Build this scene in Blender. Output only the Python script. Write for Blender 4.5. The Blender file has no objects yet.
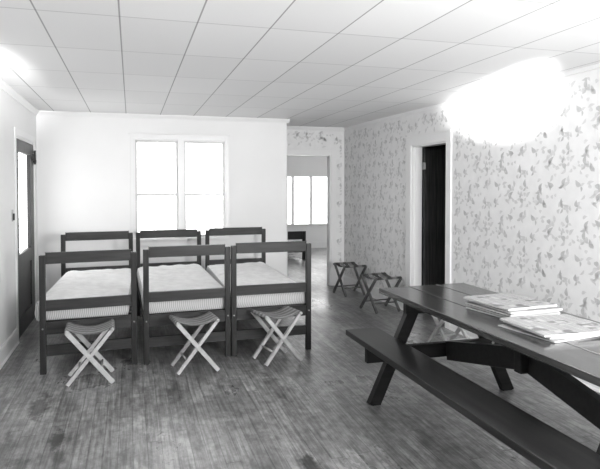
import bpy, bmesh, math, random
from mathutils import Vector, Matrix, noise
random.seed(7)
sc = bpy.context.scene
COL = sc.collection
R = math.radians

# ------------------------------------------------------------------ camera
cam = bpy.data.cameras.new('camera')
cam.sensor_fit = 'HORIZONTAL'; cam.sensor_width = 36.0
cam.lens = 581.0/600.0*36.0
cam.shift_y = -(234.5-202.2)/600.0
cam.clip_start = 0.05
cam_o = bpy.data.objects.new('camera', cam); COL.objects.link(cam_o)
YAW = math.atan(169/581.0)
cam_o.location = (0, 0, 1.52)
cam_o.rotation_euler = (R(90-1.5), 0, -YAW)
sc.camera = cam_o

# ------------------------------------------------------------------ world, lights, exposure
world = bpy.data.worlds.new('overcast_sky'); sc.world = world
world.use_nodes = True
bg = world.node_tree.nodes['Background']
bg.inputs[0].default_value = (1, 1, 1, 1); bg.inputs[1].default_value = 9.0
sc.view_settings.view_transform = 'Standard'
sc.view_settings.look = 'None'
sc.view_settings.gamma = 1.0
sc.view_settings.use_curve_mapping = False
sc.view_settings.exposure = -0.74

def look(o, target):
    d = Vector(target)-o.location
    o.rotation_euler = d.to_track_quat('-Z', 'Y').to_euler()

def spot(name, loc, target, watt, angle, blend, radius=0.08):
    l = bpy.data.lights.new(name, 'SPOT'); l.energy = watt; l.spot_size = R(angle); l.spot_blend = blend
    l.shadow_soft_size = radius
    o = bpy.data.objects.new(name, l); COL.objects.link(o); o.location = loc; look(o, target); return o

def area(name, loc, target, watt, sx, sy):
    l = bpy.data.lights.new(name, 'AREA'); l.energy = watt; l.shape = 'RECTANGLE'; l.size = sx; l.size_y = sy
    o = bpy.data.objects.new(name, l); COL.objects.link(o); o.location = loc; look(o, target); return o

# photographer's floodlights, turned to the walls on both sides of the frame, then two area fills added near the camera to brighten the room
spot('floodlight_right', (2.2, 2.15, 2.0), (3.29, 4.56, 2.31), 4600, 16.5, 0.45)
spot('floodlight_left', (-0.72, 3.0, 1.9), (-1.06, 4.85, 2.33), 1000, 25, 0.8)
area('added_bounce_fill', (2.3, -0.3, 1.5), (2.3, 1.7, 2.43), 390, 1.0, 1.0)  # added fill, thrown at the ceiling
area('added_soft_fill', (0.9, -1.3, 2.1), (1.0, 5.5, 1.0), 50, 1.8, 0.6)  # added frontal fill, no lamp of the room

# ------------------------------------------------------------------ materials
def new_mat(name):
    m = bpy.data.materials.new(name); m.use_nodes = True
    nt = m.node_tree; b = nt.nodes['Principled BSDF']
    return m, nt, b

def g(v): return (v, v, v, 1)

def plain(name, v, rough=0.6, metal=0.0, var=0.0, scale=(6, 6, 6), bump=0.0, spec=0.5):
    m, nt, b = new_mat(name)
    b.inputs['Base Color'].default_value = g(v); b.inputs['Roughness'].default_value = rough
    b.inputs['Metallic'].default_value = metal
    b.inputs['Specular IOR Level'].default_value = spec
    if var or bump:
        tc = nt.nodes.new('ShaderNodeTexCoord'); mp = nt.nodes.new('ShaderNodeMapping')
        mp.inputs['Scale'].default_value = scale
        nz = nt.nodes.new('ShaderNodeTexNoise'); nz.inputs['Scale'].default_value = 1.0
        nz.inputs['Detail'].default_value = 5
        nt.links.new(tc.outputs['Object'], mp.inputs[0]); nt.links.new(mp.outputs[0], nz.inputs['Vector'])
        rp = nt.nodes.new('ShaderNodeValToRGB')
        rp.color_ramp.elements[0].position = 0.3; rp.color_ramp.elements[1].position = 0.7
        rp.color_ramp.elements[0].color = g(v*(1-var)); rp.color_ramp.elements[1].color = g(v*(1+var))
        nt.links.new(nz.outputs['Fac'], rp.inputs[0]); nt.links.new(rp.outputs[0], b.inputs['Base Color'])
        if bump:
            bp = nt.nodes.new('ShaderNodeBump'); bp.inputs['Strength'].default_value = bump
            bp.inputs['Distance'].default_value = 0.004
            nt.links.new(nz.outputs['Fac'], bp.inputs['Height']); nt.links.new(bp.outputs[0], b.inputs['Normal'])
    return m

class N:
    """small node-graph builder"""
    def __init__(s, nt): s.nt = nt
    def math(s, op, a, b=None, clamp=False):
        n = s.nt.nodes.new('ShaderNodeMath'); n.operation = op; n.use_clamp = clamp
        for i, v in enumerate((a, b)):
            if v is None: continue
            if isinstance(v, (int, float)): n.inputs[i].default_value = v
            else: s.nt.links.new(v, n.inputs[i])
        return n.outputs[0]
    def xyz(s):
        tc = s.nt.nodes.new('ShaderNodeTexCoord'); sp = s.nt.nodes.new('ShaderNodeSeparateXYZ')
        s.nt.links.new(tc.outputs['Object'], sp.inputs[0]); s.tc = tc.outputs['Object']
        return sp.outputs[0], sp.outputs[1], sp.outputs[2]
    def vec(s, x, y, z):
        n = s.nt.nodes.new('ShaderNodeCombineXYZ')
        for i, v in enumerate((x, y, z)):
            if isinstance(v, (int, float)): n.inputs[i].default_value = v
            else: s.nt.links.new(v, n.inputs[i])
        return n.outputs[0]
    def noise(s, v, scale=1, detail=4, rough=0.5):
        n = s.nt.nodes.new('ShaderNodeTexNoise'); n.inputs['Scale'].default_value = scale
        n.inputs['Detail'].default_value = detail; n.inputs['Roughness'].default_value = rough
        s.nt.links.new(v, n.inputs['Vector']); return n.outputs['Fac']
    def white(s, v):
        n = s.nt.nodes.new('ShaderNodeTexWhiteNoise'); n.noise_dimensions = '3D'
        s.nt.links.new(v, n.inputs['Vector']); return n.outputs['Value']
    def ramp(s, v, a, b, lo=0.0, hi=1.0):
        n = s.nt.nodes.new('ShaderNodeMapRange'); n.clamp = True
        n.interpolation_type = 'SMOOTHSTEP'
        s.nt.links.new(v, n.inputs[0])
        for i, q in enumerate((a, b, lo, hi)): n.inputs[1+i].default_value = q
        return n.outputs[0]
    def grey(s, v, b):
        s.nt.links.new(v, b.inputs['Base Color'])

M = {}
M['wall'] = plain('white_painted_wall', 0.80, 0.55, var=0.03, scale=(1.2, 1.2, 1.2))
M['paper'] = plain('wallpaper_ground', 0.79, 0.6, var=0.04, scale=(9, 9, 9))
M['leaf'] = plain('wallpaper_grey_print', 0.54, 0.6, var=0.12, scale=(25, 25, 25))
M['leaf2'] = plain('wallpaper_pale_print', 0.65, 0.6, var=0.08, scale=(25, 25, 25))
M['trim'] = plain('white_gloss_trim', 0.80, 0.35)
M['sash'] = plain('white_sash_shade_in_colour', 0.66, 0.4)  # white sash, its backlit shade mixed into the colour as grey
M['iron'] = plain('dark_iron', 0.04, 0.4, 0.6)
M['steel'] = plain('bolt_steel', 0.30, 0.35, 0.9)
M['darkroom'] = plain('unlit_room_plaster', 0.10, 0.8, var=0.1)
M['grey_wall'] = plain('grey_painted_wall', 0.62, 0.6, var=0.03, scale=(2, 2, 2))

def wood(name, v, rough, var, sx, sy, sz, spec=0.22):
    return plain(name, v, rough, 0, var, (sx, sy, sz), 0.12, spec)
M['bed_wood_x'] = wood('stained_wood_grain_across', 0.030, 0.42, 0.35, 3, 40, 40)
M['bed_wood_z'] = wood('stained_wood_grain_upright', 0.024, 0.42, 0.35, 40, 40, 3)
M['bed_wood_y'] = wood('stained_wood_grain_along', 0.022, 0.42, 0.35, 40, 3, 40)
M['table_y'] = wood('dark_varnished_plank', 0.048, 0.18, 0.45, 34, 1.6, 34, 0.8)
M['bench_y'] = wood('dark_worn_bench_plank', 0.018, 0.28, 0.5, 34, 1.6, 34, 0.4)
M['table_x'] = wood('dark_varnished_beam', 0.012, 0.45, 0.4, 3, 30, 30)
M['stool_wood'] = wood('pale_bare_wood', 0.42, 0.5, 0.12, 20, 20, 20)
M['stool_dark'] = wood('dark_stool_wood', 0.11, 0.5, 0.3, 20, 20, 20)
M['strap'] = plain('dark_webbing', 0.05, 0.8, var=0.2, scale=(60, 60, 60))
M['strap_pale'] = plain('grey_webbing', 0.22, 0.8, var=0.2, scale=(60, 60, 60))
M['door_wood'] = wood('dark_door_wood', 0.03, 0.35, 0.35, 30, 30, 2)

def plank_door():
    m, nt, b = new_mat('dark_tongue_and_groove_boards'); n = N(nt)
    x, y, z = n.xyz()
    fr = n.math('FRACT', n.math('DIVIDE', x, 0.085))
    gap = n.ramp(n.math('ABSOLUTE', n.math('SUBTRACT', fr, 0.5)), 0.44, 0.49, 1, 0.2)
    gr = n.noise(n.vec(n.math('MULTIPLY', x, 60), n.math('MULTIPLY', y, 60), n.math('MULTIPLY', z, 3)))
    v = n.math('MULTIPLY', n.ramp(gr, 0.3, 0.7, 0.03, 0.075), gap)
    n.grey(v, b); b.inputs['Roughness'].default_value = 0.4
    return m
M['plank_door'] = plank_door()

def floor_mat():
    m, nt, b = new_mat('worn_floorboards'); n = N(nt)
    x, y, z = n.xyz()
    W = 0.082
    q = n.math('DIVIDE', x, W)
    i = n.math('FLOOR', q); f = n.math('FRACT', q)
    ri = n.white(n.vec(i, 0, 3.3))
    yy = n.math('ADD', n.math('DIVIDE', y, 1.9), n.math('MULTIPLY', ri, 7))
    j = n.math('FLOOR', yy); fy = n.math('FRACT', yy)
    rb = n.white(n.vec(i, j, 1.7))
    grain = n.noise(n.vec(n.math('ADD', n.math('MULTIPLY', x, 55), n.math('MULTIPLY', rb, 40)), n.math('MULTIPLY', y, 2.2), 0), 1, 6, 0.65)
    wear = n.noise(n.vec(n.math('MULTIPLY', x, 1.6), n.math('MULTIPLY', y, 0.9), 4), 1, 5, 0.6)
    streak = n.noise(n.vec(n.math('MULTIPLY', x, 9), n.math('MULTIPLY', y, 1.5), 11), 1, 5, 0.65)
    mott = n.noise(n.vec(n.math('MULTIPLY', x, 14), n.math('MULTIPLY', y, 9), 2), 1, 6, 0.7)
    v = n.ramp(rb, 0, 1, 0.205, 0.275)
    v = n.math('MULTIPLY', v, n.ramp(grain, 0.28, 0.72, 0.52, 1.32))
    v = n.math('MULTIPLY', v, n.ramp(wear, 0.3, 0.7, 0.66, 1.2))
    v = n.math('MULTIPLY', v, n.ramp(mott, 0.32, 0.68, 0.62, 1.25))
    v = n.math('MULTIPLY', v, n.ramp(streak, 0.54, 0.72, 1.0, 0.48))
    # worn-through stains with a place of their own
    for (sx, sy, ax, ay, k) in ((-0.62, 4.32, .055, .24, .35), (-0.44, 3.72, .035, .16, .22), (-0.74, 3.55, .07, .3, .6),
                                (-0.60, 3.38, .06, .14, .45), (-0.40, 3.42, .03, .2, .55), (0.94, 2.98, .045, .16, .3), (0.30, 4.35, .05, .3, .6),
                                (0.62, 4.1, .08, .4, .7), (1.05, 4.3, .05, .3, .65)):
        dx = n.math('DIVIDE', n.math('SUBTRACT', x, sx), ax); dy = n.math('DIVIDE', n.math('SUBTRACT', y, sy), ay)
        d = n.math('SQRT', n.math('ADD', n.math('MULTIPLY', dx, dx), n.math('MULTIPLY', dy, dy)))
        d = n.math('ADD', d, n.math('MULTIPLY', n.math('SUBTRACT', mott, 0.5), 2.4))
        v = n.math('MULTIPLY', v, n.ramp(d, 0.5, 1.3, k, 1.0))
    gx = n.ramp(n.math('ABSOLUTE', n.math('SUBTRACT', f, 0.5)), 0.455, 0.495, 1.0, 0.58)
    gy = n.ramp(n.math('ABSOLUTE', n.math('SUBTRACT', fy, 0.5)), 0.497, 0.4995, 1.0, 0.5)
    v = n.math('MULTIPLY', n.math('MULTIPLY', v, gx), gy)
    n.grey(v, b)
    rg = n.ramp(wear, 0.3, 0.7, 0.38, 0.26)
    nt.links.new(rg, b.inputs['Roughness'])
    bp = nt.nodes.new('ShaderNodeBump'); bp.inputs['Strength'].default_value = 0.25; bp.inputs['Distance'].default_value = 0.003
    nt.links.new(n.math('ADD', n.math('MULTIPLY', gx, 1.0), n.math('MULTIPLY', grain, 0.5)), bp.inputs['Height'])
    nt.links.new(bp.outputs[0], b.inputs['Normal'])
    return m
M['floor'] = floor_mat()

def ceil_mat():
    """fibreboard panels, 0.41 x 0.83 m, dark joint battens lengthwise and fine butt joints across"""
    m, nt, b = new_mat('ceiling_fibreboard_panels'); n = N(nt)
    x, y, z = n.xyz()
    px = n.math('DIVIDE', n.math('ADD', x, 0.052+4.13), 0.413); ix = n.math('FLOOR', px); fx = n.math('FRACT', px)
    py = n.math('DIVIDE', n.math('SUBTRACT', y, 3.27-8.25), 0.825); iy = n.math('FLOOR', py); fy = n.math('FRACT', py)
    r = n.white(n.vec(ix, iy, 0.4))
    v = n.ramp(r, 0, 1, 0.79, 0.83)
    ax = n.math('ABSOLUTE', n.math('SUBTRACT', fx, 0.5)); ay = n.math('ABSOLUTE', n.math('SUBTRACT', fy, 0.5))
    v = n.math('MULTIPLY', v, n.ramp(ax, 0.486, 0.493, 1.0, 0.42))
    v = n.math('MULTIPLY', v, n.ramp(ay, 0.489, 0.496, 1.0, 0.72))
    n.grey(v, b); b.inputs['Roughness'].default_value = 0.65
    return m
M['ceiling'] = ceil_mat()

def ticking():
    m, nt, b = new_mat('striped_ticking_cotton'); n = N(nt)
    x, y, z = n.xyz()
    geo = nt.nodes.new('ShaderNodeNewGeometry')
    fx = n.math('FRACT', n.math('DIVIDE', n.math('ADD', x, n.math('MULTIPLY', y, 1.0)), 0.018))
    s = n.ramp(n.math('ABSOLUTE', n.math('SUBTRACT', fx, 0.5)), 0.16, 0.26, 0.36, 0.58)
    n.grey(s, b); b.inputs['Roughness'].default_value = 0.85
    return m
M['ticking'] = ticking()
def cover():
    m, nt, b = new_mat('quilted_cotton_pad'); n = N(nt)
    x, y, z = n.xyz()
    a = n.noise(n.vec(n.math('MULTIPLY', x, 9), n.math('MULTIPLY', y, 9), z), 1, 5, 0.6)
    t = n.noise(n.vec(n.math('MULTIPLY', x, 4), n.math('MULTIPLY', y, 30), z), 1, 3, 0.5)
    v = n.math('MULTIPLY', n.ramp(a, 0.3, 0.7, 0.72, 0.84), n.ramp(t, 0.55, 0.75, 1.0, 0.86))
    n.grey(v, b); b.inputs['Roughness'].default_value = 0.9
    bp = nt.nodes.new('ShaderNodeBump'); bp.inputs['Strength'].default_value = 0.5; bp.inputs['Distance'].default_value = 0.01
    nt.links.new(n.math('ADD', a, t), bp.inputs['Height']); nt.links.new(bp.outputs[0], b.inputs['Normal'])
    return m
M['cover'] = cover()
def canvas():
    m, nt, b = new_mat('striped_canvas'); n = N(nt)
    x, y, z = n.xyz()
    fx = n.math('FRACT', n.math('DIVIDE', n.math('ADD', y, 1.0), 0.062))
    s = n.ramp(n.math('ABSOLUTE', n.math('SUBTRACT', fx, 0.5)), 0.2, 0.26, 0.27, 0.13)
    wv = n.noise(n.vec(n.math('MULTIPLY', x, 90), n.math('MULTIPLY', y, 90), z), 1, 2)
    n.grey(n.math('MULTIPLY', s, n.ramp(wv, 0.3, 0.7, 0.85, 1.15)), b); b.inputs['Roughness'].default_value = 0.8
    return m
M['canvas'] = canvas()
def newsprint(name, seed, dark):
    m, nt, b = new_mat(name); n = N(nt)
    x, y, z = n.xyz()
    lines = n.math('FRACT', n.math('DIVIDE', y, 0.0085))
    colm = n.math('FRACT', n.math('DIVIDE', n.math('ADD', x, 1.0), 0.055))
    txt = n.math('MULTIPLY', n.ramp(lines, 0.45, 0.55, 0, 1), n.ramp(colm, 0.08, 0.12, 0, 1))
    cell = n.white(n.vec(n.math('FLOOR', n.math('DIVIDE', n.math('ADD', x, 1.0), 0.11)), n.math('FLOOR', n.math('DIVIDE', n.math('ADD', y, seed), 0.09)), seed))
    pic = n.ramp(cell, 0.62, 0.63, 0, 1)
    ph = n.noise(n.vec(n.math('MULTIPLY', x, 16), n.math('MULTIPLY', y, 16), seed), 1, 3)
    base = n.math('SUBTRACT', 0.42, n.math('MULTIPLY', txt, 0.22))
    picv = n.ramp(ph, 0.4, 0.6, dark, 0.42)
    v = n.math('ADD', n.math('MULTIPLY', base, n.math('SUBTRACT', 1.0, pic)), n.math('MULTIPLY', picv, pic))
    n.grey(v, b); b.inputs['Roughness'].default_value = 0.7
    return m
NEWS = [newsprint('newsprint_page', 1.3, 0.25), newsprint('newsprint_picture_page', 2.9, 0.15), newsprint('newsprint_text_page', 5.1, 0.35)]
M['page'] = plain('newsprint_edge', 0.48, 0.8, var=0.1, scale=(30, 30, 300))

def glass():
    m = bpy.data.materials.new('window_glass'); m.use_nodes = True
    nt = m.node_tree; nt.nodes.clear()
    out = nt.nodes.new('ShaderNodeOutputMaterial'); mx = nt.nodes.new('ShaderNodeMixShader')
    tr = nt.nodes.new('ShaderNodeBsdfTransparent'); gl = nt.nodes.new('ShaderNodeBsdfGlossy')
    gl.inputs['Roughness'].default_value = 0.02; mx.inputs[0].default_value = 0.06
    nt.links.new(tr.outputs[0], mx.inputs[1]); nt.links.new(gl.outputs[0], mx.inputs[2])
    nt.links.new(mx.outputs[0], out.inputs[0])
    return m
M['glass'] = glass()

# ------------------------------------------------------------------ mesh helpers
def box(bm, x0, x1, y0, y1, z0, z1, bev=0.0, mi=0):
    r = bmesh.ops.create_cube(bm, size=1.0)
    vs = r['verts']
    c = Vector(((x0+x1)/2, (y0+y1)/2, (z0+z1)/2)); s = (abs(x1-x0), abs(y1-y0), abs(z1-z0))
    for v in vs: v.co = Vector((v.co.x*s[0], v.co.y*s[1], v.co.z*s[2]))+c
    fs = set(f for v in vs for f in v.link_faces)
    for f in fs: f.material_index = mi
    if bev:
        es = list(set(e for v in vs for e in v.link_edges))
        bmesh.ops.bevel(bm, geom=es, offset=bev, segments=2, affect='EDGES', profile=0.6, material=mi if mi else -1)
def bar(bm, p0, p1, w, t, up=(0, 0, 1), bev=0.002, mi=0):
    """straight timber from p0 to p1: w measured along 'side', t along the other cross direction"""
    p0 = Vector(p0); p1 = Vector(p1); d = p1-p0; L = d.length; d.normalize()
    side = d.cross(Vector(up)); side.normalize(); nrm = side.cross(d)
    r = bmesh.ops.create_cube(bm, size=1.0); vs = r['verts']
    for v in vs: v.co = p0 + d*((v.co.x+0.5)*L) + side*(v.co.y*w) + nrm*(v.co.z*t)
    for f in set(f for v in vs for f in v.link_faces): f.material_index = mi
    if bev:
        es = list(set(e for v in vs for e in v.link_edges))
        bmesh.ops.bevel(bm, geom=es, offset=bev, segments=2, affect='EDGES', profile=0.6)
def rod(bm, p0, p1, r, seg=12):
    p0 = Vector(p0); p1 = Vector(p1); d = p1-p0
    q = d.to_track_quat('Z', 'Y').to_matrix().to_4x4()
    bmesh.ops.create_cone(bm, cap_ends=True, segments=seg, radius1=r, radius2=r, depth=d.length, matrix=Matrix.Translation((p0+p1)/2) @ q)
def extrude_profile(bm, prof, p0, p1, nrm):
    """prof: (out from wall, height) outline swept straight from p0 to p1"""
    p0 = Vector(p0); p1 = Vector(p1); nrm = Vector(nrm)
    a = [bm.verts.new(p0+nrm*u+Vector((0, 0, v))) for u, v in prof]
    b = [bm.verts.new(p1+nrm*u+Vector((0, 0, v))) for u, v in prof]
    k = len(prof)
    for i in range(k): bm.faces.new((a[i], a[(i+1) % k], b[(i+1) % k], b[i]))
    bm.faces.new(a[::-1]); bm.faces.new(b)
def obj(name, bm, mats, parent=None, smooth=False):
    bmesh.ops.recalc_face_normals(bm, faces=bm.faces)
    me = bpy.data.meshes.new(name); bm.to_mesh(me); bm.free()
    for m in (mats if isinstance(mats, (list, tuple)) else [mats]): me.materials.append(m)
    if smooth:
        for p in me.polygons: p.use_smooth = True
    o = bpy.data.objects.new(name, me); COL.objects.link(o)
    if parent: o.parent = parent
    return o
def B(): return bmesh.new()
def thing(name, label, cat, loc=(0, 0, 0), rz=0.0, group=None):
    o = bpy.data.objects.new(name, None); COL.objects.link(o); o.empty_display_size = 0.1
    o.location = loc; o.rotation_euler = (0, 0, rz); o['label'] = label; o['category'] = cat
    if group: o['group'] = group
    return o
def tag(o, label, cat, group=None):
    o['label'] = label; o['category'] = cat
    if group: o['group'] = group
    return o
def struct(name, bm, mats, label=None, cat=None, smooth=False):
    o = obj(name, bm, mats, None, smooth); o['kind'] = 'structure'
    if label: o['label'] = label; o['category'] = cat
    return o

# ------------------------------------------------------------------ the room
ZC = 2.43                    # ceiling
XL = -1.08                   # left wall face
YW = 7.57                    # wall with the pair of windows
XJ = 2.015                   # end of that wall, where the room runs on deeper
YF = 8.44                    # far wall with the open doorway
YB = -1.9                    # wall behind the camera
OX, OY, RA = 3.165, 8.44, R(2.0)      # right-hand wall: slightly out of square
RU = Vector((math.sin(RA), -math.cos(RA), 0)); RN = Vector((-math.cos(RA), -math.sin(RA), 0))
def rw(s, n=0.0, z=0.0):     # distance from the far corner, distance out from the wall, height
    return Vector((OX, OY, z)) + RU*s + RN*n
def place_rw(o):             # local: +x = s along the wall, -y = into the room
    o.matrix_world = Matrix.Translation((OX, OY, 0)) @ Matrix(((RU.x, -RN.x, 0, 0), (RU.y, -RN.y, 0, 0), (0, 0, 1, 0), (0, 0, 0, 1)))
    return o

fl = B(); box(fl, XL-.3, 6.2, YB-.2, 14.1, -0.1, 0)
struct('floor', fl, M['floor'], 'worn narrow wooden floorboards with dark stains', 'floor')
ce = B(); box(ce, XL-.12, 3.75, YB-.15, YF+.12, ZC, ZC+.1)
struct('ceiling', ce, M['ceiling'], 'white panelled ceiling with dark joint lines', 'ceiling')

# left wall with the glazed door opening
DL0, DL1, DLH = 6.24, 7.33, 2.03
b = B()
box(b, XL-.12, XL, YB-.12, DL0, 0, ZC); box(b, XL-.12, XL, DL1, YW+.12, 0, ZC); box(b, XL-.12, XL, DL0, DL1, DLH, ZC)
struct('wall_left', b, M['wall'], 'plain white wall on the left with a glazed door', 'wall')
# window wall
WX0, WX1, WZ0, WZ1 = 0.035, 1.20, 0.875, 2.125
b = B()
box(b, XL, WX0, YW, YW+.12, 0, ZC); box(b, WX1, XJ, YW, YW+.12, 0, ZC)
box(b, WX0, WX1, YW, YW+.12, 0, WZ0); box(b, WX0, WX1, YW, YW+.12, WZ1, ZC)
box(b, XJ-.12, XJ, YW+.12, YF, 0, ZC)
struct('wall_back', b, M['wall'], 'plain white wall behind the beds with the pair of windows', 'wall')
# wallpaper sprig print -----------------------------------------------------
def leaf(bm, org, ux, uz, nrm, ang, L, W, bend, mi):
    k = 5; pts = []
    for sgn in (1, -1):
        rng = range(k+1) if sgn == 1 else range(k-1, 0, -1)
        for i in rng:
            t = i/k
            w = W*math.sin(math.pi*min(1, t**0.7))*0.5*sgn
            a = t*L; c = w+bend*math.sin(math.pi*t)
            pts.append((a*math.cos(ang)-c*math.sin(ang), a*math.sin(ang)+c*math.cos(ang)))
    vs = [bm.verts.new(org+ux*p[0]+uz*p[1]+nrm) for p in pts]
    f = bm.faces.new(vs); f.material_index = mi
rng = random.Random(3)
TW, TH = 0.50, 0.58
MOTIF = []
for q in range(12):          # one repeat of the paper: little forked sprigs and loose leaves
    cx, cz = (q % 3+0.5+rng.uniform(-.3, .3))*TW/3, (q//3+0.5+rng.uniform(-.3, .3))*TH/4
    a0 = rng.choice((R(-55), R(125), R(50), R(90), R(-40), R(150)))+rng.uniform(-.25, .25)
    MOTIF.append((cx, cz, a0, rng.uniform(.06, .09), rng.uniform(.030, .044), .012, 1))
    if q % 3 != 2:
        MOTIF.append((cx, cz, a0+R(130), rng.uniform(.04, .055), .020, .006, 1))
        MOTIF.append((cx, cz, a0-R(110), rng.uniform(.035, .05), .022, .006, 2))
for q in range(52):
    MOTIF.append((rng.uniform(0, TW), rng.uniform(0, TH), rng.uniform(0, 6.28), rng.uniform(.03, .08), rng.uniform(.02, .036), .008, 2))
def sprigs(bm, s0, s1, z0, z1, frame, holes):
    ux, uz, nrm, org = frame
    for i in range(int(s0/TW)-1, int(s1/TW)+2):
        for j in range(-1, int(z1/TH)+2):
            for (cx, cz, a, L, W, bd, mi) in MOTIF:
                s = i*TW+cx; z = j*TH+cz+(TH/2 if i % 2 else 0)
                ex, ez = s+L*math.cos(a), z+L*math.sin(a)
                if not (s0+.02 < min(s, ex) and max(s, ex) < s1-.02 and z0+.02 < min(z, ez) and max(z, ez) < z1-.02): continue
                if any(h[0]-.02 < max(s, ex) and min(s, ex) < h[1]+.02 and h[2]-.02 < max(z, ez) and min(z, ez) < h[3]+.02 for h in holes): continue
                leaf(bm, org+ux*s+uz*z, ux, uz, nrm, a, L, W, bd, mi)
# far wall with the open doorway to the next room
FDX0, FDX1, FDH = 1.90, 2.95, 2.02
b = B()
box(b, FDX1, OX+.25, YF, YF+.12, 0, ZC); box(b, XJ-.12, FDX1, YF, YF+.12, FDH, ZC)
sprigs(b, XJ, OX, 0.15, ZC-.03, (Vector((1, 0, 0)), Vector((0, 0, 1)), Vector((0, -.0008, 0)), Vector((0, YF, 0))), [(XJ-.2, FDX1+.085, 0, FDH+.07)])
struct('wall_far', b, [M['paper'], M['leaf'], M['leaf2']], 'wallpapered end wall with an open doorway to the next room', 'wall')
# right wall with the doorway to the dark room (built along its own line)
RD0, RD1, RDH = 2.12, 2.88, 2.012
SL = OY-YB+.15
b = B()
box(b, -.14, RD0, 0, .12, 0, ZC); box(b, RD1, SL, 0, .12, 0, ZC); box(b, RD0, RD1, 0, .12, RDH, ZC)
sprigs(b, 0, 6.6, 0.15, ZC-.04, (Vector((1, 0, 0)), Vector((0, 0, 1)), Vector((0, -.0008, 0)), Vector((0, 0, 0))), [(RD0-.12, RD1+.1, 0, RDH+.1)])
place_rw(struct('wall_right', b, [M['paper'], M['leaf'], M['leaf2']], 'wallpapered wall on the right with a sprig pattern', 'wall'))
b = B(); box(b, XL-.12, 3.75, YB-.12, YB, 0, ZC)
struct('wall_near', b, M['wall'])

# trims: crown mouldings, baseboards, casings
CR = [(0, 0), (0, -.058), (.008, -.058), (.012, -.045), (.03, -.02), (.036, -.012), (.036, 0)]
b = B()
extrude_profile(b, CR, (XL, YB, ZC), (XL, YW, ZC), (1, 0, 0))
extrude_profile(b, CR, (XL, YW, ZC), (XJ+.036, YW, ZC), (0, -1, 0))
extrude_profile(b, CR, (XJ, YW-.036, ZC), (XJ, YF, ZC), (1, 0, 0))
extrude_profile(b, CR, (XJ, YF, ZC), (OX, YF, ZC), (0, -1, 0))
struct('trim_1', b, M['trim'], 'white crown moulding around the ceiling', 'moulding')
CR2 = [(0, 0), (0, -.032), (.012, -.030), (.02, 0)]
b = B(); extrude_profile(b, CR2, rw(0, 0, ZC), rw(SL-.2, 0, ZC), RN)
struct('trim_2', b, M['trim'], 'thin white moulding atop the wallpapered right wall', 'moulding')
BS = [(0, 0), (0, .15), (.008, .15), (.014, .135), (.016, .12), (.016, .02), (.026, .012), (.026, 0)]
b = B(); extrude_profile(b, BS, (XL, YB, 0), (XL, DL0-.075, 0), (1, 0, 0))
struct('baseboard_left', b, M['trim'], 'white baseboard along the left wall', 'baseboard')
b = B(); extrude_profile(b, BS, (XL, YW, 0), (XJ+.016, YW, 0), (0, -1, 0)); extrude_profile(b, BS, (XJ, YW-.016, 0), (XJ, YF, 0), (1, 0, 0))
struct('baseboard_back', b, M['trim'], 'white baseboard behind the beds', 'baseboard')
b = B(); extrude_profile(b, BS, (FDX1+.085, YF, 0), (OX, YF, 0), (0, -1, 0))
struct('baseboard_far', b, M['trim'])
b = B(); extrude_profile(b, BS, rw(0, 0, 0), rw(RD0-.115, 0, 0), RN); extrude_profile(b, BS, rw(RD1+.1, 0, 0), rw(SL-.2, 0, 0), RN)
struct('baseboard_right', b, M['trim'], 'white baseboard along the wallpapered right wall', 'baseboard')
b = B()                      # casing of the far doorway
box(b, FDX1, FDX1+.08, YF-.018, YF-.0005, 0, FDH+.06, .003)
box(b, XJ+.002, FDX1, YF-.018, YF-.0005, FDH, FDH+.06, .003)
box(b, FDX1-.02, FDX1, YF-.0005, YF+.13, 0, FDH, .002); box(b, XJ+.002, FDX1-.02, YF-.0005, YF+.13, FDH-.02, FDH, .002)
struct('trim_3', b, M['trim'], 'white casing around the open far doorway', 'door casing')
b = B()                      # casing and jambs of the right doorway
box(b, RD0-.115, RD0, -.02, -.0005, 0, RDH+.10, .003); box(b, RD1, RD1+.095, -.02, -.0005, 0, RDH+.10, .003)
box(b, RD0, RD1, -.02, -.0005, RDH, RDH+.10, .003); box(b, RD0-.12, RD1+.1, -.03, -.0005, RDH+.10, RDH+.115, .003)
box(b, RD0, RD0+.018, -.0005, .125, 0, RDH, .002); box(b, RD1-.018, RD1, -.0005, .125, 0, RDH, .002); box(b, RD0+.018, RD1-.018, -.0005, .125, RDH-.018, RDH, .002)
box(b, RD0+.018, RD0+.03, .03, .075, 0, RDH-.018, .001)
place_rw(struct('trim_4', b, M['trim'], 'white casing around the doorway to the dark room', 'door casing'))

# dark leaf swung into the room behind the right wall
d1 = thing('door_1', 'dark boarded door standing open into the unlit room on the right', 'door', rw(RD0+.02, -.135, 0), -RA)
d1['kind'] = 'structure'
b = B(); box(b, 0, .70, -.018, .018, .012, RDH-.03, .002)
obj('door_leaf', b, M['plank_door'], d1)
for hz in (.23, 1.77):
    b = B(); rod(b, (-.012, -.022, hz-.045), (-.012, -.022, hz+.045), .008); box(b, -.02, .03, -.0215, -.0185, hz-.04, hz+.04, .001)
    box(b, -.0195, -.0165, -.10, -.022, hz-.04, hz+.04, .0008)
    obj('hinge', b, M['steel'], d1)
b = B(); rod(b, (.63, -.018, .98), (.63, -.06, .98), .01); bmesh.ops.create_uvsphere(b, u_segments=14, v_segments=8, radius=.026, matrix=Matrix.Translation((.63, -.07, .98)))
obj('door_knob', b, M['iron'], d1, True)
# the unlit room behind it
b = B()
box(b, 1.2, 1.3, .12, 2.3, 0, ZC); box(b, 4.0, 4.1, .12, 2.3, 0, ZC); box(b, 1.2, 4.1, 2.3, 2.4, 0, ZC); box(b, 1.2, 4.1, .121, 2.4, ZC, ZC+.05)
place_rw(struct('wall_darkroom', b, M['darkroom']))

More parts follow.
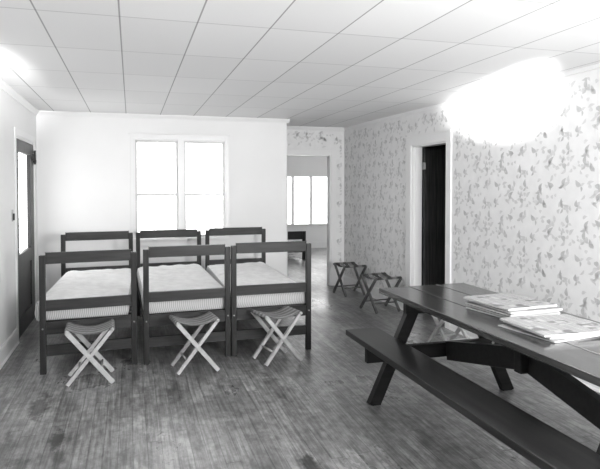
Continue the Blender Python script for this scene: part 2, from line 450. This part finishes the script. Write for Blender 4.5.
# glazed door in the left wall
d2 = thing('door_2', 'dark glazed door in the left wall beside the beds', 'door', (XL-.018, 0, 0)); d2['kind'] = 'structure'
y0, y1 = 6.27, 7.30
b = B()
box(b, -.02, .02, y0, y0+.10, .01, 2.0, .003); box(b, -.02, .02, y1-.20, y1, .01, 2.0, .003)
box(b, -.02, .02, y0+.10, y1-.20, 1.875, 2.0, .003); box(b, -.02, .02, y0+.10, y1-.20, .70, .84, .003); box(b, -.02, .02, y0+.10, y1-.20, .01, .2, .003)
obj('door_frame', b, M['door_wood'], d2)
b = B(); box(b, -.01, .008, y0+.10, y1-.20, .2, .70, .002); obj('door_panel', b, M['door_wood'], d2)
b = B(); box(b, -.004, .0, y0+.10, y1-.20, .84, 1.875); obj('door_glass', b, M['glass'], d2)
b = B(); box(b, .02, .03, 7.20, 7.36, 1.82, 1.90, .002); rod(b, (.036, 7.305, 1.78), (.036, 7.305, 1.94), .013); box(b, .02, .05, 7.29, 7.32, 1.80, 1.83, .002)
obj('hinge', b, M['iron'], d2)
b = B()
box(b, XL, XL+.009, DL0-.075, DL0-.0, 0, DLH+.07, .003); box(b, XL, XL+.009, DL1, DL1+.07, 0, DLH+.07, .003); box(b, XL, XL+.009, DL0, DL1, DLH, DLH+.07, .003)
box(b, XL-.12, XL, DL0, DL0+.026, 0, DLH, .002); box(b, XL-.12, XL, DL1-.026, DL1, 0, DLH, .002); box(b, XL-.12, XL, DL0+.026, DL1-.026, 2.006, DLH, .002)
struct('trim_5', b, M['trim'], 'white casing around the glazed left door', 'door casing')
lt = thing('door_latch', 'small dark latch plate on the wall beside the glazed left door', 'latch', (XL, 6.03, 1.25))
b = B(); box(b, 0, .006, -.03, .03, -.055, .055, .002); obj('plate', b, M['steel'], lt)
b = B(); box(b, .006, .022, -.012, .012, -.045, .02, .003); obj('bolt', b, M['iron'], lt)

# pair of double-hung windows
def sash(name, parent, x0, x1, z0, z1, y, w=0.04, t=0.03):
    b = B()
    box(b, x0, x0+w, y, y+t, z0, z1, .002); box(b, x1-w, x1, y, y+t, z0, z1, .002)
    box(b, x0+w, x1-w, y, y+t, z0, z0+w, .002); box(b, x0+w, x1-w, y, y+t, z1-w, z1, .002)
    s = obj(name, b, M['sash'], parent)
    b = B(); box(b, x0+w, x1-w, y+t/2-.002, y+t/2+.002, z0+w, z1-w); obj('pane', b, M['glass'], s)
w1 = thing('window_1', 'pair of tall double-hung windows with white frames behind the beds', 'window', (0, YW, 0)); w1['kind'] = 'structure'
b = B()
box(b, WX0-.04, WX0+.012, -.018, 0, WZ0-.02, WZ1+.06, .003); box(b, WX1-.012, WX1+.03, -.018, 0, WZ0-.02, WZ1+.06, .003)
box(b, WX0+.012, WX1-.012, -.018, 0, WZ1-.005, WZ1+.06, .003); box(b, WX0-.06, WX1+.05, -.026, 0, WZ1+.06, WZ1+.075, .003)
box(b, .582, .655, -.018, .10, WZ0, WZ1, .003)
box(b, WX0, WX0+.018, 0, .12, WZ0, WZ1); box(b, WX1-.018, WX1, 0, .12, WZ0, WZ1); box(b, WX0+.018, WX1-.018, 0, .12, WZ1-.015, WZ1)
obj('window_frame', b, M['trim'], w1)
b = B(); box(b, WX0-.07, WX1+.06, -.06, .12, WZ0-.03, WZ0, .004); box(b, WX0-.04, WX1+.03, -.018, 0, WZ0-.10, WZ0-.03, .003)
obj('window_sill', b, M['trim'], w1)
for x0, x1 in ((WX0+.018, .582), (.655, WX1-.018)):
    sash('sash', w1, x0, x1, 1.405, WZ1-.015, .055, .026)
    sash('sash', w1, x0, x1, WZ0, 1.44, .022, .026)

# the next room, seen through the far doorway
YE = 13.8
b = B()
box(b, 3.15, 4.95, YE, YE+.12, 0, .60); box(b, 3.15, 4.95, YE, YE+.12, 1.79, ZC); box(b, 2.18, 3.15, YE, YE+.12, 0, ZC); box(b, 4.95, 6.2, YE, YE+.12, 0, ZC)
struct('wall_next_room', b, M['grey_wall'], 'grey end wall of the next room below and above its windows', 'wall')
b = B(); box(b, 2.18, 2.26, YF+.12, YE, 0, ZC); box(b, 6.1, 6.2, YF+.12, 9.6, 0, ZC); box(b, 6.1, 6.2, 9.6, 13.0, 0, .6); box(b, 6.1, 6.2, 9.6, 13.0, 1.8, ZC); box(b, 6.1, 6.2, 13.0, YE, 0, ZC); box(b, XJ-.12, 2.26, YF+.0, YF+.12, 0, FDH); box(b, OX+.25, 6.2, YF, YF+.12, 0, ZC)  # unseen opening in the right-hand wall added to let daylight brighten this room
struct('wall_next_room_sides', b, M['grey_wall'])
b = B(); box(b, 2.18, 6.2, YF+.121, YE+.12, ZC, ZC+.1)
struct('ceiling_next_room', b, M['ceiling'])
b = B(); extrude_profile(b, BS, (2.26, YE, 0), (6.1, YE, 0), (0, -1, 0)); struct('baseboard_next_room', b, M['grey_wall'])
w2 = thing('window_2', 'row of tall bright windows at the end of the next room', 'window', (0, YE, 0)); w2['kind'] = 'structure'
b = B()
box(b, 3.10, 3.16, -.02, .10, .60, 1.84, .003); box(b, 4.94, 5.0, -.02, .10, .60, 1.84, .003); box(b, 3.16, 4.94, -.02, .1, 1.77, 1.84, .003)
for xm in (3.83, 4.30, 4.62 + .18): box(b, xm-.03, xm+.03, -.02, .08, .60, 1.77, .003)
obj('window_frame', b, M['grey_wall'], w2)
b = B(); box(b, 3.06, 5.04, -.05, .12, .57, .60, .003); obj('window_sill', b, M['grey_wall'], w2)
for x0, x1 in ((3.16, 3.80), (3.86, 4.27), (4.33, 4.77), (4.83, 4.94)):
    b = B(); box(b, x0, x1, .048, .052, .60, 1.77); obj('pane', b, M['glass'], w2)

# ------------------------------------------------------------------ beds
def end_frame(parent, name, W, top, rails, skew, y, lean=0):
    """two posts and cross rails; skew turns the frame out of square with the bed"""
    def at(x, dy=0.0): return x, y+math.tan(skew)*x+dy
    p = 0.047
    for sx in (-1, 1):
        x, yy = at(sx*(W/2-p/2))
        b = B(); box(b, x-p/2, x+p/2, yy-p/2, yy+p/2, 0, top-.022, .004)
        post = obj('post', b, M['bed_wood_z'], parent)
        for (z0, z1) in rails[2:3]:
            b = B(); rod(b, (x, yy-p/2-.004, (z0+z1)/2), (x, yy-p/2, (z0+z1)/2), .007)
            obj('bolt', b, M['steel'], post)
    x0, x1 = -(W/2-p), W/2-p
    for k, (z0, z1) in enumerate(rails):
        b = B()
        ya, yb = at(x0)[1], at(x1)[1]
        bar(b, (x0, ya, (z0+z1)/2), (x1, yb, (z0+z1)/2), .026, z1-z0, (0, 0, 1), .004)
        if k == 0:           # the top rail laps over the posts in two small stepped tongues
            bar(b, (x0-.03, at(x0-.03)[1], z0+.035), (x0+.01, at(x0+.01)[1], z0+.035), .024, .05)
            bar(b, (x1-.01, at(x1-.01)[1], z0+.035), (x1+.03, at(x1+.03)[1], z0+.035), .024, .05)
        obj(name, b, M['bed_wood_x'], parent)

def mattress(label, x0, x1, y0, y1, z0, z1, seed, sk):
    t = thing('mattress', label, 'mattress', ((x0+x1)/2, (y0+y1)/2, z0), 0, 'mattresses on the three beds')
    W, L, H = x1-x0, y1-y0, z1-z0
    def grid(zf, border, nx=26, ny=60):
        bm = bmesh.new(); rows = []
        for j in range(ny+1):
            row = []
            for i in range(nx+1):
                u, v = i/nx*2-1, j/ny*2-1
                row.append(bm.verts.new(zf(u, v)))
            rows.append(row)
        for j in range(ny):
            for i in range(nx): bm.faces.new((rows[j][i], rows[j][i+1], rows[j+1][i+1], rows[j+1][i]))
        return bm
    hw, hl = W/2, L/2
    def shear(x): return math.tan(sk)*x
    def top(u, v):
        x, y = u*hw, v*hl
        e = min(1-abs(u), (1-abs(v))*L/W)
        edge = 1-math.exp(-e*9)
        tuft = 0.006*(math.cos(x*34)*math.cos(y*26))
        nz = noise.noise(Vector((x*4+seed*7, y*4, seed)))*0.014 + noise.noise(Vector((x*11, y*9+seed*3, seed)))*0.005
        return Vector((x, y+shear(x), H-.028+.028*edge+(tuft+nz)*min(1, e*5)))
    b = grid(top, None); obj('mattress_top', b, M['cover'], t, True)
    b = B(); prof = []
    k = 12
    for q in range(k+1):     # bulging striped border
        a = q/k; prof.append((0.014*math.sin(math.pi*a), a*(H-.028)))
    per = []
    for i in range(27): per.append((i/26*2-1, -1))
    for j in range(1, 61): per.append((1, j/60*2-1))
    for i in range(25, -1, -1): per.append((i/26*2-1, 1))
    for j in range(59, 0, -1): per.append((-1, j/60*2-1))
    rings = []
    for (o, z) in prof:
        ring = []
        for (u, v) in per:
            x, y = u*hw, v*hl
            wob = 1+.5*noise.noise(Vector((x*5+seed, y*5, z*5)))
            nx_ = u if abs(u) == 1 else 0; ny_ = v if abs(v) == 1 else 0
            ring.append(b.verts.new((x+nx_*o*wob, y+ny_*o*wob+shear(x), z)))
        rings.append(ring)
    n_ = len(per)
    for r0, r1 in zip(rings, rings[1:]):
        for i in range(n_): b.faces.new((r0[i], r0[(i+1) % n_], r1[(i+1) % n_], r1[i]))
    b.faces.new(rings[0][::-1])
    obj('mattress_border', b, M['ticking'], t, True)
    return t

def make_bed(label, mlabel, x0, x1, yf, yh, top_f, top_h, skew, dz, seed, rz=0.0, mz1=.58, mrz=0.0, mdx=0.0, mW=0.0):
    W = x1-x0; cx = (x0+x1)/2; L = yh-yf
    t = thing('bed', label, 'bed', (cx, yf, 0), rz, 'dark wooden beds in a row'); skew -= rz
    end_frame(t, 'footboard_rail', W, top_f, [(top_f-.092, top_f), (.525+dz, .61+dz), (.322, .42), (.145, .23)], skew, 0)
    end_frame(t, 'headboard_rail', W+.01, top_h, [(top_h-.092, top_h), (.525, .615), (.322, .42)], skew, L)
    for s in (-1, 1):
        xx = s*(W/2-.021); sh = math.tan(skew)*xx
        b = B(); bar(b, (xx, sh+.022, .37), (xx, L+sh-.022, .37), .024, .095, (0, 0, 1), .003)
        obj('side_rail', b, M['bed_wood_y'], t)
    b = B()
    nsl = 13
    for q in range(nsl):
        yy = .08+(L-.16)*q/(nsl-1); xa = W/2-.035
        bar(b, (-xa, yy-math.tan(skew)*xa, .400), (xa, yy+math.tan(skew)*xa, .400), .07, .016, (0, 0, 1), .001)
    obj('bed_slats', b, M['bed_wood_x'], t)
    m = mattress(mlabel, -W/2+.012+mW, W/2-.012-mW, .05, L-.055, .42, mz1, seed, skew)
    m.location = Vector((cx, yf, 0)) + Matrix.Rotation(rz, 3, 'Z') @ Vector((mdx, L/2, .42)); m.rotation_euler = (0, 0, rz+mrz)
make_bed('dark wooden bed nearest the glazed door, leftmost of three in a row', 'pale quilted mattress with striped sides on the bed nearest the glazed door', -.718, .042, 5.12, 6.96, .988, 1.012, R(6), -.012, 1, R(.9), .60, R(-2.6), -.012, .012)
make_bed('dark wooden bed in the middle of the row of three', 'pale quilted mattress with striped sides on the middle bed', .094, .848, 5.143, 7.11, 1.008, 1.008, R(3), .008, 2, R(1.1), .60)
make_bed('dark wooden bed nearest the open far doorway, rightmost of three in a row', 'pale quilted mattress with striped sides on the bed nearest the far doorway', .855, 1.609, 5.163, 7.22, 1.016, 1.01, R(2), .02, 3, R(-.8), .58)

# low bed standing in the next room
t = thing('bed', 'low dark bed end seen through the far doorway in the next room', 'bed', (3.02, 11.6, 0))
for s in (-1, 1):
    b = B(); box(b, s*.44-.035, s*.44+.035, -.03, .03, 0, .60, .004); obj('post', b, M['bed_wood_z'], t)
    b = B(); box(b, s*.44-.03, s*.44+.03, 1.87, 1.93, 0, .60, .004); obj('post', b, M['bed_wood_z'], t)
    b = B(); box(b, s*.44-.014, s*.44+.014, .03, 1.87, .22, .32, .003); obj('side_rail', b, M['bed_wood_y'], t)
for yy in (0, 1.9):
    b = B(); box(b, -.405, .405, yy-.014, yy+.014, .43, .60, .004); obj('end_rail', b, M['bed_wood_x'], t)
    b = B(); box(b, -.405, .405, yy-.014, yy+.014, .16, .24, .004); obj('end_rail', b, M['bed_wood_x'], t)
b = B(); box(b, -.424, .424, .04, 1.86, .30, .32); obj('bed_slats', b, M['bed_wood_y'], t)

# ------------------------------------------------------------------ folding stools
def make_stool(label, loc, rz, wood, seat_kind, group, w=.33, h=.425, d=.29):
    t = thing('folding_stool', label, 'stool', loc, rz, group)
    hw = w/2; tx = .013
    A = [(hw, 0.010), (-hw, h-.008)]; Bq = [(-hw, 0.010), (hw, h-.008)]
    for (pts, yo) in ((A, d/2), (Bq, d/2-.021)):
        (xa, za), (xb, zb) = pts
        for s in (-1, 1):
            b = B(); bar(b, (xa, s*yo, za), (xb, s*yo, zb), .018, .028, (0, 0, 1), .003)
            # bar(): w is measured along the side direction (here y), t in the plane of the X
            obj('leg', b, wood, t)
        b = B(); k = .24
        rod(b, (xa+(xb-xa)*k, -yo+.009, za+(zb-za)*k), (xa+(xb-xa)*k, yo-.009, za+(zb-za)*k), .009)
        obj('rung', b, wood, t, True)
        b = B(); rod(b, (xb, -d/2-.006, zb+.004), (xb, d/2+.006, zb+.004), .012); obj('top_bar', b, wood, t, True)
    for s in (-1, 1):
        b = B(); rod(b, (0, s*(d/2+.012), (h)/2), (0, s*(d/2-.033), h/2), .004); obj('pivot_bolt', b, M['steel'], t)
    def seat(y0, y1, sag, mat, nm):
        b = B(); prof = []
        n_ = 18; r_ = .0145; zt = h-.004
        for q in range(5): a = math.pi*(1.15-q*.16); prof.append((-hw+r_*math.cos(a), zt+r_*math.sin(a)))
        for q in range(1, n_):
            u = -1+2*q/n_; prof.append((u*hw, zt+r_-sag*(1-u*u)))
        for q in range(5): a = math.pi*(.49-q*.16); prof.append((hw+r_*math.cos(a), zt+r_*math.sin(a)))
        ny = 6; rows = []
        for j in range(ny+1):
            y = y0+(y1-y0)*j/ny
            rows.append([b.verts.new((px, y, pz)) for px, pz in prof])
        for r0, r1 in zip(rows, rows[1:]):
            for i in range(len(prof)-1): b.faces.new((r0[i], r0[i+1], r1[i+1], r1[i]))
        o = obj(nm, b, mat, t, True)
        md = o.modifiers.new('thickness', 'SOLIDIFY'); md.thickness = .004; md.offset = 1
    if seat_kind == 'canvas':
        seat(-d/2+.004, d/2-.004, .042, M['canvas'], 'seat')
    else:
        for q in range(5):
            y = -d/2+.005+q*(d-.01)/5
            seat(y+.003, y+.054, .036, M['strap'] if q % 2 == 0 else M['strap_pale'], 'seat_strap')
    return t
GF = 'pale folding stools at the feet of the beds'
make_stool('pale folding stool with striped canvas seat before the bed nearest the glazed door', (-.315, 4.83, 0), R(2), M['stool_wood'], 'canvas', GF)
make_stool('pale folding stool with striped canvas seat before the middle bed', (.50, 4.885, 0), R(7), M['stool_wood'], 'canvas', GF)
make_stool('pale folding stool with striped canvas seat before the bed nearest the far doorway', (1.22, 4.93, 0), R(13), M['stool_wood'], 'canvas', GF)
GB = 'dark folding stools along the wallpapered wall'
make_stool('dark folding stool with strap seat nearest the far corner of the wallpapered wall', (2.965, 7.68, 0), R(95), M['stool_dark'], 'straps', GB, .36, .42, .33)
make_stool('dark folding stool with strap seat between the far stool and the table', (2.95, 6.58, 0), R(97), M['stool_dark'], 'straps', GB, .36, .42, .36)
make_stool('pale folding stool half hidden behind the far end of the picnic table', (2.86, 4.80, 0), R(100), M['stool_wood'], 'straps', None)

# ------------------------------------------------------------------ picnic table with attached benches
TX0, TX1, TY0, TY1 = 1.787, 2.53, 1.55, 4.02
TC = (TX0+TX1)/2
t = thing('picnic_table', 'long dark varnished picnic table with attached benches under the wallpapered wall', 'table', (TC, (TY0+TY1)/2, 0))
HL = (TY1-TY0)/2; HW = (TX1-TX0)/2
pw = (2*HW-.012)/3
for q in range(3):
    x0 = -HW+q*(pw+.006)
    b = B(); box(b, x0, x0+pw, -HL, HL+(.03 if q == 2 else .012*q), .722, .76, .005); obj('top_plank', b, M['table_y'], t)
for s in (-1, 1):
    b = B()
    box(b, s*(HW+.125)-.13, s*(HW+.125)+.13, -HL-.02, HL+.03, .415, .455, .006)
    obj('bench_seat', b, M['bench_y'], t)
for ye in (-(HL-.30), HL-.30):
    for s in (-1, 1):
        b = B()
        foot = s*.545; topx = s*.205
        bar(b, (foot, ye, -.004), (topx, ye, .735), .048, .080, (0, 0, 1), .004)
        # saw the feet and tops level
        for co, no in (((0, 0, 0.001), (0, 0, -1)), ((0, 0, .721), (0, 0, 1))):
            r = bmesh.ops.bisect_plane(b, geom=b.verts[:]+b.edges[:]+b.faces[:], plane_co=co, plane_no=no, clear_outer=True)
            ed = [e for e in r['geom_cut'] if isinstance(e, bmesh.types.BMEdge)]
            bmesh.ops.edgenet_fill(b, edges=ed)
        leg = obj('leg', b, M['table_x'], t)
        for zz in (.345, .385):
            b = B(); rod(b, (foot+(topx-foot)*zz/.74, ye-.07, zz), (foot+(topx-foot)*zz/.74, ye-.076, zz), .011)
            obj('bolt', b, M['steel'], leg)
    sgn = -1 if ye > 0 else 1
    b = B(); box(b, -.62, .62, ye-.072, ye-.026, .315, .414, .004); obj('crossbeam', b, M['table_x'], t)
    b = B(); box(b, -.33, .33, ye-.072, ye-.026, .635, .721, .004); obj('top_cleat', b, M['table_x'], t)
    # long brace from the middle of the top down to the crossbeam
    b = B(); y_in = -.035 if ye < 0 else .035
    bar(b, (0, y_in, .535), (0, ye+(.02 if ye < 0 else -.075), .36), .04, .13, (0, 0, 1), .004); obj('brace', b, M['table_x'], t)
b = B(); box(b, -.07, .07, -.03, .03, .47, .721, .004); obj('top_cleat', b, M['table_x'], t)

# newspapers in two piles on the table
def newspaper(label, cx, cy, z, rz, W, L, th, mat, seed, curl=.004):
    o_t = thing('newspaper', label, 'newspaper', (cx, cy, z), rz, 'newspapers on the picnic table')
    nx, ny = 14, 18
    def hgt(u, v):
        return curl*(noise.noise(Vector((u*1.6+seed, v*1.6, seed)))+1)*.5*max(abs(u), abs(v))
    b = B(); T = []; Bt = []
    for j in range(ny+1):
        rt, rb_ = [], []
        for i in range(nx+1):
            u, v = i/nx*2-1, j/ny*2-1
            hh = hgt(u, v)
            fold = .5*th if i == 0 else 0
            rt.append(b.verts.new((u*W/2, v*L/2, th+hh-fold*.5))); rb_.append(b.verts.new((u*W/2, v*L/2, hh*.25+fold*.3)))
        T.append(rt); Bt.append(rb_)
    for j in range(ny):
        for i in range(nx):
            b.faces.new((T[j][i], T[j][i+1], T[j+1][i+1], T[j+1][i]))
            b.faces.new((Bt[j][i], Bt[j+1][i], Bt[j+1][i+1], Bt[j][i+1]))
    def side(a, c, n_):
        for i in range(n_):
            f = b.faces.new((a[i], c[i], c[i+1], a[i+1])); f.material_index = 1
    side(T[0], Bt[0], nx); side(T[ny], Bt[ny], nx)
    side([r[0] for r in T], [r[0] for r in Bt], ny); side([r[nx] for r in T], [r[nx] for r in Bt], ny)
    obj('folded_pages', b, [mat, M['page']], o_t)
    # a loose inner sheet slipping out past the fold
    b = B()
    box(b, -W/2+.012, W/2+.010, -L/2+.01, L/2-.006, th*.42, th*.42+.0012); obj('inner_sheet', b, M['page'], o_t)
    return o_t
rg = random.Random(11)
names = ['bottom newspaper', 'second newspaper from the bottom', 'middle newspaper', 'second newspaper from the top', 'topmost newspaper']
z = .7605
for q in range(5):
    th = .0095
    newspaper('%s of the taller pile on the picnic table' % names[q], 2.215+rg.uniform(-.012, .012), 3.01+rg.uniform(-.015, .015)+(.0 if q < 4 else .01), z, R(4)+rg.uniform(-.09, .09), .36, .40, th, NEWS[q % 3], q*3.1+1, .010 if q == 4 else .004)
    z += th+.0042
names = ['bottom newspaper', 'middle newspaper', 'topmost newspaper']
z = .7605
for q in range(3):
    th = .0075
    newspaper('%s of the lower pile on the picnic table, nearer the camera' % names[q], 2.175+rg.uniform(-.02, .02), 2.555+rg.uniform(-.012, .012), z, R(3)+rg.uniform(-.1, .1), .43, .38, th, NEWS[(q+2) % 3], q*2.7+20, .012 if q == 2 else .004)
    z += th+.0042
